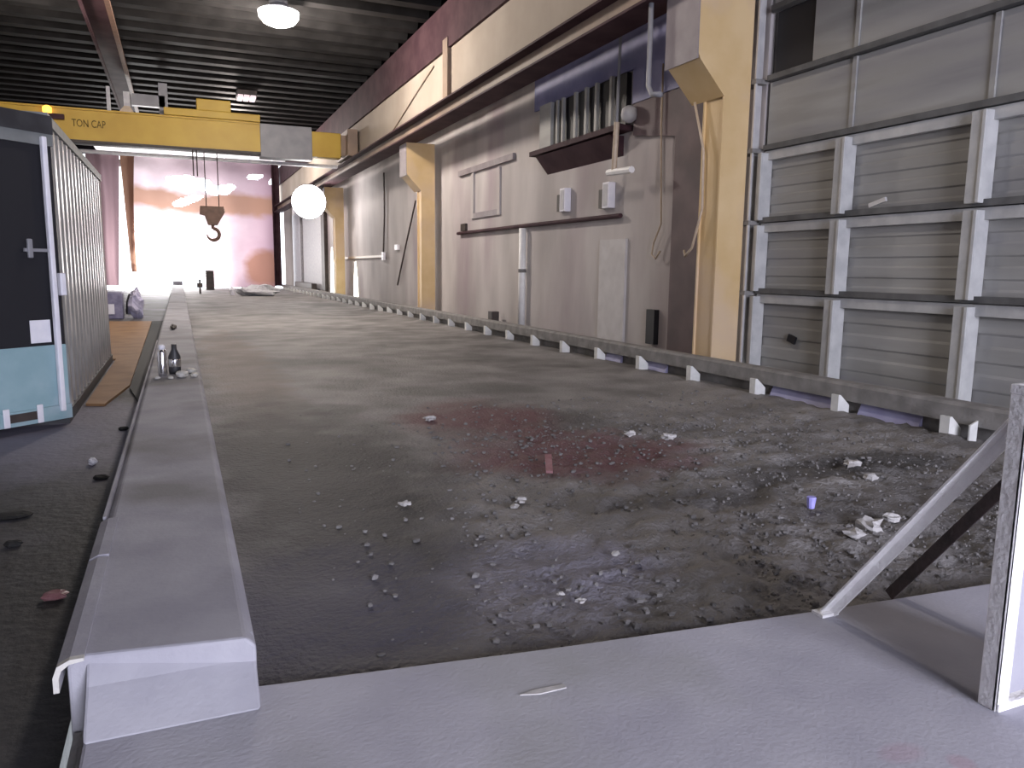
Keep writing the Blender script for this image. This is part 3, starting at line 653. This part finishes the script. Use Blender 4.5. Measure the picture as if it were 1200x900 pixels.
# ------------------------------------------------------------------ container at left
CT = thing('shipping_container', 'dark shipping container with a corrugated reflective side standing left of barrier', 'container', (-2.4, 8.8, 0.0))
mb = MB(); y = 8.95; pr = []
while y < 14.3:
    pr += [(-1.12, y), (-1.12, y + 0.12), (-1.17, y + 0.17), (-1.17, y + 0.29)]; y += 0.34
pr += [(-1.12, 14.45), (-1.2, 14.45), (-1.2, 8.95)]
mb.prism(pr, 'z', 0.12, 2.95).build('side_wall', 'box_side', CT)
MB().box(-3.6, -3.5, 8.95, 14.45, 0.12, 2.95).build('side_wall', 'frame_grey', CT)
MB().box(-3.5, -1.2, 14.4, 14.45, 0.12, 2.95).build('end_wall', 'frame_grey', CT)
MB().box(-3.6, -1.1, 8.85, 14.45, 2.95, 3.05).build('roof', 'frame_grey', CT)
MB().box(-3.6, -1.1, 8.85, 14.45, 0.0, 0.12).build('base', 'frame_black', CT)
MB().box(-1.2, -1.1, 8.85, 8.95, 0.12, 2.95).build('corner_post', 'frame_black', CT)
MB().box(-3.6, -3.5, 8.85, 8.95, 0.12, 2.95).build('corner_post', 'frame_black', CT)
# half-open door leaf, built in its own frame: u along leaf from the hinge, v height
dv = Vector((-0.52, -0.45, 0)).normalized(); hp = Vector((-1.085, 8.78, 0)); nn = Vector((dv.y, -dv.x, 0))   # nn faces camera side
if nn.y > 0: nn = -nn
LF = thing('container_door_leaf', '', 'door', tuple(hp + Vector((0, 0, 0.06))))
bpy.data.objects.remove(LF)
def leaf(nm, u0, u1, v0, v1, d0, d1, m, par=CT, lab=None, bev=0):
    vs = []
    for u in (u0, u1):
        for d in (d0, d1):
            for v in (v0, v1):
                q = hp + dv * u + nn * d; vs.append((q.x, q.y, v))
    o = MB().add(vs, [(0, 1, 3, 2), (4, 6, 7, 5), (0, 4, 5, 1), (2, 3, 7, 6), (0, 2, 6, 4), (1, 5, 7, 3)]).build(nm, m, par, org=(ORG[par.name] if par is not CT else None), bevel=bev)
    if lab: o['label'] = lab
    return o
lf = leaf('door_leaf', 0, 1.22, 0.82, 2.98, -0.05, 0.0, 'black', lab='black upper part of half-open door leaf')
leaf('top_rail', 0, 1.22, 2.83, 3.0, 0.0, 0.05, 'frame_black', lf)
leaf('top_rail', 0, 1.22, 2.72, 2.83, 0.0, 0.035, 'frame_grey', lf)
leaf('lower_panel', 0, 1.22, 0.08, 0.82, -0.05, 0.012, 'teal', lf, 'teal painted lower panel')
leaf('kick_rail', 0.0, 1.22, 0.08, 0.22, 0.012, 0.04, 'teal', lf, 'teal kick rail')
leaf('lock_rod', 0.075, 0.125, 0.16, 2.80, 0.02, 0.07, 'white', lf, 'white vertical lock rod', 0.01)
leaf('lock_handle', 0.13, 0.36, 1.72, 1.75, 0.03, 0.05, 'grey', lf)
leaf('lock_handle', 0.28, 0.33, 1.66, 1.84, 0.03, 0.06, 'grey', lf, None, 0.01)
leaf('placard', 0.14, 0.34, 0.85, 1.07, 0.0, 0.012, 'white', lf, 'white placard', 0.004)
leaf('slot', 0.36, 0.62, 0.12, 0.20, 0.04, 0.046, 'dark', lf)
leaf('slot_end', 0.30, 0.36, 0.08, 0.26, 0.04, 0.055, 'white', lf, None, 0.01)
leaf('slot_end', 0.62, 0.68, 0.08, 0.26, 0.04, 0.055, 'white', lf, None, 0.01)
leaf('hinge', -0.03, 0.03, 1.30, 1.52, -0.01, 0.05, 'white', lf, None, 0.01)

# left floor things
o = MB().add([(-2.6, 9.2, 0.02), (-0.86, 9.8, 0.02), (-0.68, 11.3, 0.02), (-0.80, 24.4, 0.02), (-2.6, 24.8, 0.02)] + [(-2.6, 9.2, 0), (-0.86, 9.8, 0), (-0.68, 11.3, 0), (-0.80, 24.4, 0), (-2.6, 24.8, 0)],
             [(0, 1, 2, 3, 4), (9, 8, 7, 6, 5)] + [(i, (i + 1) % 5, 5 + (i + 1) % 5, 5 + i) for i in range(5)])
# keep the plate clear of the container
o = MB().prism([(-1.06, 9.9), (-0.86, 9.8), (-0.68, 11.3), (-0.80, 24.4), (-2.9, 24.8), (-2.9, 14.6), (-1.06, 14.6)], 'z', 0.0, 0.03).build('rusty_plate', 'rust', org=(-1.2, 18, 0.0)); tag(o, 'rust brown steel floor plate between the container and barrier', 'steel plate')
o = MB().prism([(-0.66, 11.0), (-0.435, 9.3), (-0.45, 24.6), (-0.79, 24.6)], 'z', 0.0, 0.025).build('gutter_mat', 'gutter', org=(-0.55, 15, 0)); tag(o, 'black drain strip along the barrier beside the brown plate', 'drain')
CRt = thing('supply_crate', 'blue grey crate on the floor behind the container before the bright opening', 'crate', (-1.8, 26.2, 0))
MB().box(-2.15, -1.62, 26.0, 26.7, 0.0, 0.80).build('body', 'crate', CRt, bevel=0.03)
MB().box(-2.05, -1.85, 25.98, 26.0, 0.15, 0.45).build('panel', 'white', CRt)
CRt2 = thing('wrapped_bundle', 'crumpled plastic wrapped bundle right beside the blue grey crate', 'bundle', (-1.35, 26.3, 0))
MB().blob((-1.30, 26.3, 0.40), (0.24, 0.35, 0.42), 5, 14, 10, 0.6).build('wrap', 'wrap', CRt2)
MB().tube([(-1.52, 26.0, 0.15), (-1.5, 25.95, 0.5), (-1.42, 26.0, 0.75)], 0.03, 6).build('strap', 'black', CRt2)
o = MB().blob((-0.72, 6.9, 0.03), (0.035, 0.05, 0.03), 9, 10, 7).build('paper_ball', 'white', org=(-0.72, 6.9, 0)); tag(o, 'small pale blue paper scrap on the floor near the barrier', 'paper scrap')
o = MB().blob((-0.63, 4.1, 0.02), (0.06, 0.045, 0.02), 12, 10, 7).build('red_rag', 'redchip', org=(-0.63, 4.1, 0)); tag(o, 'faded red rag on the dark floor left of barrier', 'rag')
for i, (x, y, r) in enumerate([(-1.05, 5.6, 0.12), (-0.62, 6.4, 0.06), (-0.95, 5.0, 0.05), (-0.58, 8.3, 0.05)]):
    o = MB().blob((x, y, 0.015), (r, r * 0.7, 0.02), i + 70, 10, 6).build('oily_clod', 'gutter', org=(x, y, 0)); tag(o, 'flat dark clod on the floor left of barrier', 'clod', 'dark clods on the left floor')

# ------------------------------------------------------------------ objects at the far end of the bed
o = MB()
for k, (x, r) in enumerate(((3.35, 0.32), (3.95, 0.42), (4.45, 0.36))): o.blob((x, 43.0, 0.35), (r * 1.3, 0.6, r), k, 12, 8)
o = MB().blob((3.85, 43.0, 0.32), (1.0, 0.7, 0.36), 2, 18, 10, 0.5).build('covered_heap', 'sheet', org=(3.85, 43, 0.1)); tag(o, 'pale sheet covered heap at the far end of the dirt bed', 'heap')
o = MB().lathe((2.55, 44, 0.1), [(0.12, 0), (0.14, 0.3), (0.06, 0.45)], 10).build('white_jug', 'white', org=(2.55, 44, 0.1)); tag(o, 'small white jug left of the covered heap', 'jug')
o = MB().box(1.55, 2.05, 54.0, 54.4, 0.1, 1.35).build('dark_bin', 'dark', org=(1.8, 54.2, 0.1)); tag(o, 'narrow dark bin standing before the far plastic sheet', 'bin')
t = thing('marker_post', 'thin dark marker post at the far end beside barrier', 'post', (1.0, 46, 0.1))
MB().box(0.95, 1.05, 45.95, 46.05, 0.1, 0.9).build('post', 'dark', t); MB().box(0.85, 1.15, 45.9, 46.1, 0.45, 0.7).build('sign_plate', 'dark', t)

# ------------------------------------------------------------------ guard frame at the right
GF = thing('guard_frame', 'pale steel guard frame with a diagonal brace at the right edge of the slab', 'guard frame', (2.4, 1.5, 0.2))
MB().box(2.365, 2.378, 1.50, 1.56, 0.2, 1.24).box(2.365, 2.43, 1.50, 1.512, 0.2, 1.24).build('post', 'angle', GF, bevel=0.003)
MB().box(2.82, 2.87, 1.50, 1.55, 0.2, 1.24).build('post', 'angle', GF, bevel=0.003)
MB().box(2.43, 2.82, 1.512, 1.522, 0.24, 1.20).build('sheet_panel', 'barrier', GF)
MB().box(2.37, 2.87, 1.49, 1.56, 0.2, 0.225).build('bottom_rail', 'angle', GF, bevel=0.004)
MB().box(2.36, 2.87, 1.49, 1.56, 1.24, 1.27).build('top_rail', 'angle', GF, bevel=0.004)
b = MB().obox((2.40, 2.26, 0.215), (2.40, 1.53, 1.20), 0.05, 0.010).obox((2.425, 2.25, 0.205), (2.425, 1.52, 1.185), 0.008, 0.045)
b.build('brace', 'angle', GF, bevel=0.002)
b = MB().obox((2.83, 2.30, 0.215), (2.83, 1.53, 1.26), 0.05, 0.012).obox((2.805, 2.29, 0.205), (2.805, 1.52, 1.25), 0.008, 0.05)
q = b.build('brace', 'angle_dark', GF, bevel=0.002); q['label'] = 'dark rusty rear brace'
MB().box(2.36, 2.45, 2.23, 2.29, 0.2, 0.212).build('foot_plate', 'angle', GF)

# ------------------------------------------------------------------ scraps and rubble
def ground(x, y): return 0.11
ch = [(3.71, 3.20, 0.07, 'chip'), (3.95, 3.25, 0.05, 'chip'), (3.5, 3.12, 0.05, 'chip'), (1.97, 4.41, 0.035, 'chip'), (1.88, 4.3, 0.025, 'chip'),
      (2.24, 7.26, 0.05, 'chip'), (4.0, 5.7, 0.06, 'chip'), (3.75, 5.95, 0.05, 'chip'), (2.05, 3.35, 0.02, 'chip'), (4.8, 4.35, 0.06, 'chip'), (1.6, 2.9, 0.02, 'chip'),
      (1.55, 3.0, 0.015, 'chip'), (1.25, 4.6, 0.03, 'chip'), (4.6, 4.0, 0.05, 'chip')]
for i, (x, y, r, m) in enumerate(ch):
    o = MB().blob((x, y, 0.125), (r * 1.2, r, r * 0.5), i + 100, 9, 6, 0.8).build('concrete_chip', m, org=(x, y, 0.1)); tag(o, 'pale broken concrete chip lying on the dark dirt', 'chip', 'pale chips on the dirt')
o = MB().lathe((3.66, 3.62, 0.11), [(0.022, 0), (0.03, 0.07), (0.028, 0.075)], 10).build('blue_cup', 'bluechip', org=(3.66, 3.62, 0.1)); tag(o, 'small violet blue cup standing in the dirt near the diagonal brace', 'cup')
o = MB().obox((2.44, 4.95, 0.13), (2.55, 5.2, 0.19), 0.05, 0.02).build('red_scrap', 'redchip', org=(2.5, 5.1, 0.1)); tag(o, 'pinkish red scrap sticking up from the dirt below the red stain', 'scrap')
o = MB().prism([(0.975, 2.167), (1.035, 2.178), (1.142, 2.172), (1.14, 2.150), (1.04, 2.148)], 'z', 0.2, 0.204).build('mortar_smear', 'chip', org=(1.05, 2.17, 0.2)); tag(o, 'thin pale mortar smear on the near slab by its edge', 'smear')
rb = MB(); random.seed(3); cnt = 0
while cnt < 6500:
    y = 2.5 + random.random() ** 1.3 * 5.5; x = 0.6 + random.random() * 5.7
    dens = 0.25 + 0.75 * (noise.noise(Vector((x * 0.8, y * 0.9, 4))) * 0.5 + 0.5)
    if x < 1.0 + 0.25 * (y - 2.5): dens *= 0.12
    elif x < 2.6 and y < 4: dens *= 0.5
    if y > 6.5: dens *= 0.4
    if random.random() > dens: continue
    r = 0.004 + random.random() ** 4 * 0.0155
    rb.blob((x, y, 0.105 + r * 0.3), (r * random.uniform(0.8, 1.6), r, r * 0.7), cnt, 5, 3, 0.6); cnt += 1
o = rb.build('dirt_rubble', 'rubble', org=(3, 4, 0.1)); tag(o, 'loose grey clods and stones scattered over the near dirt', 'rubble', kind='stuff')
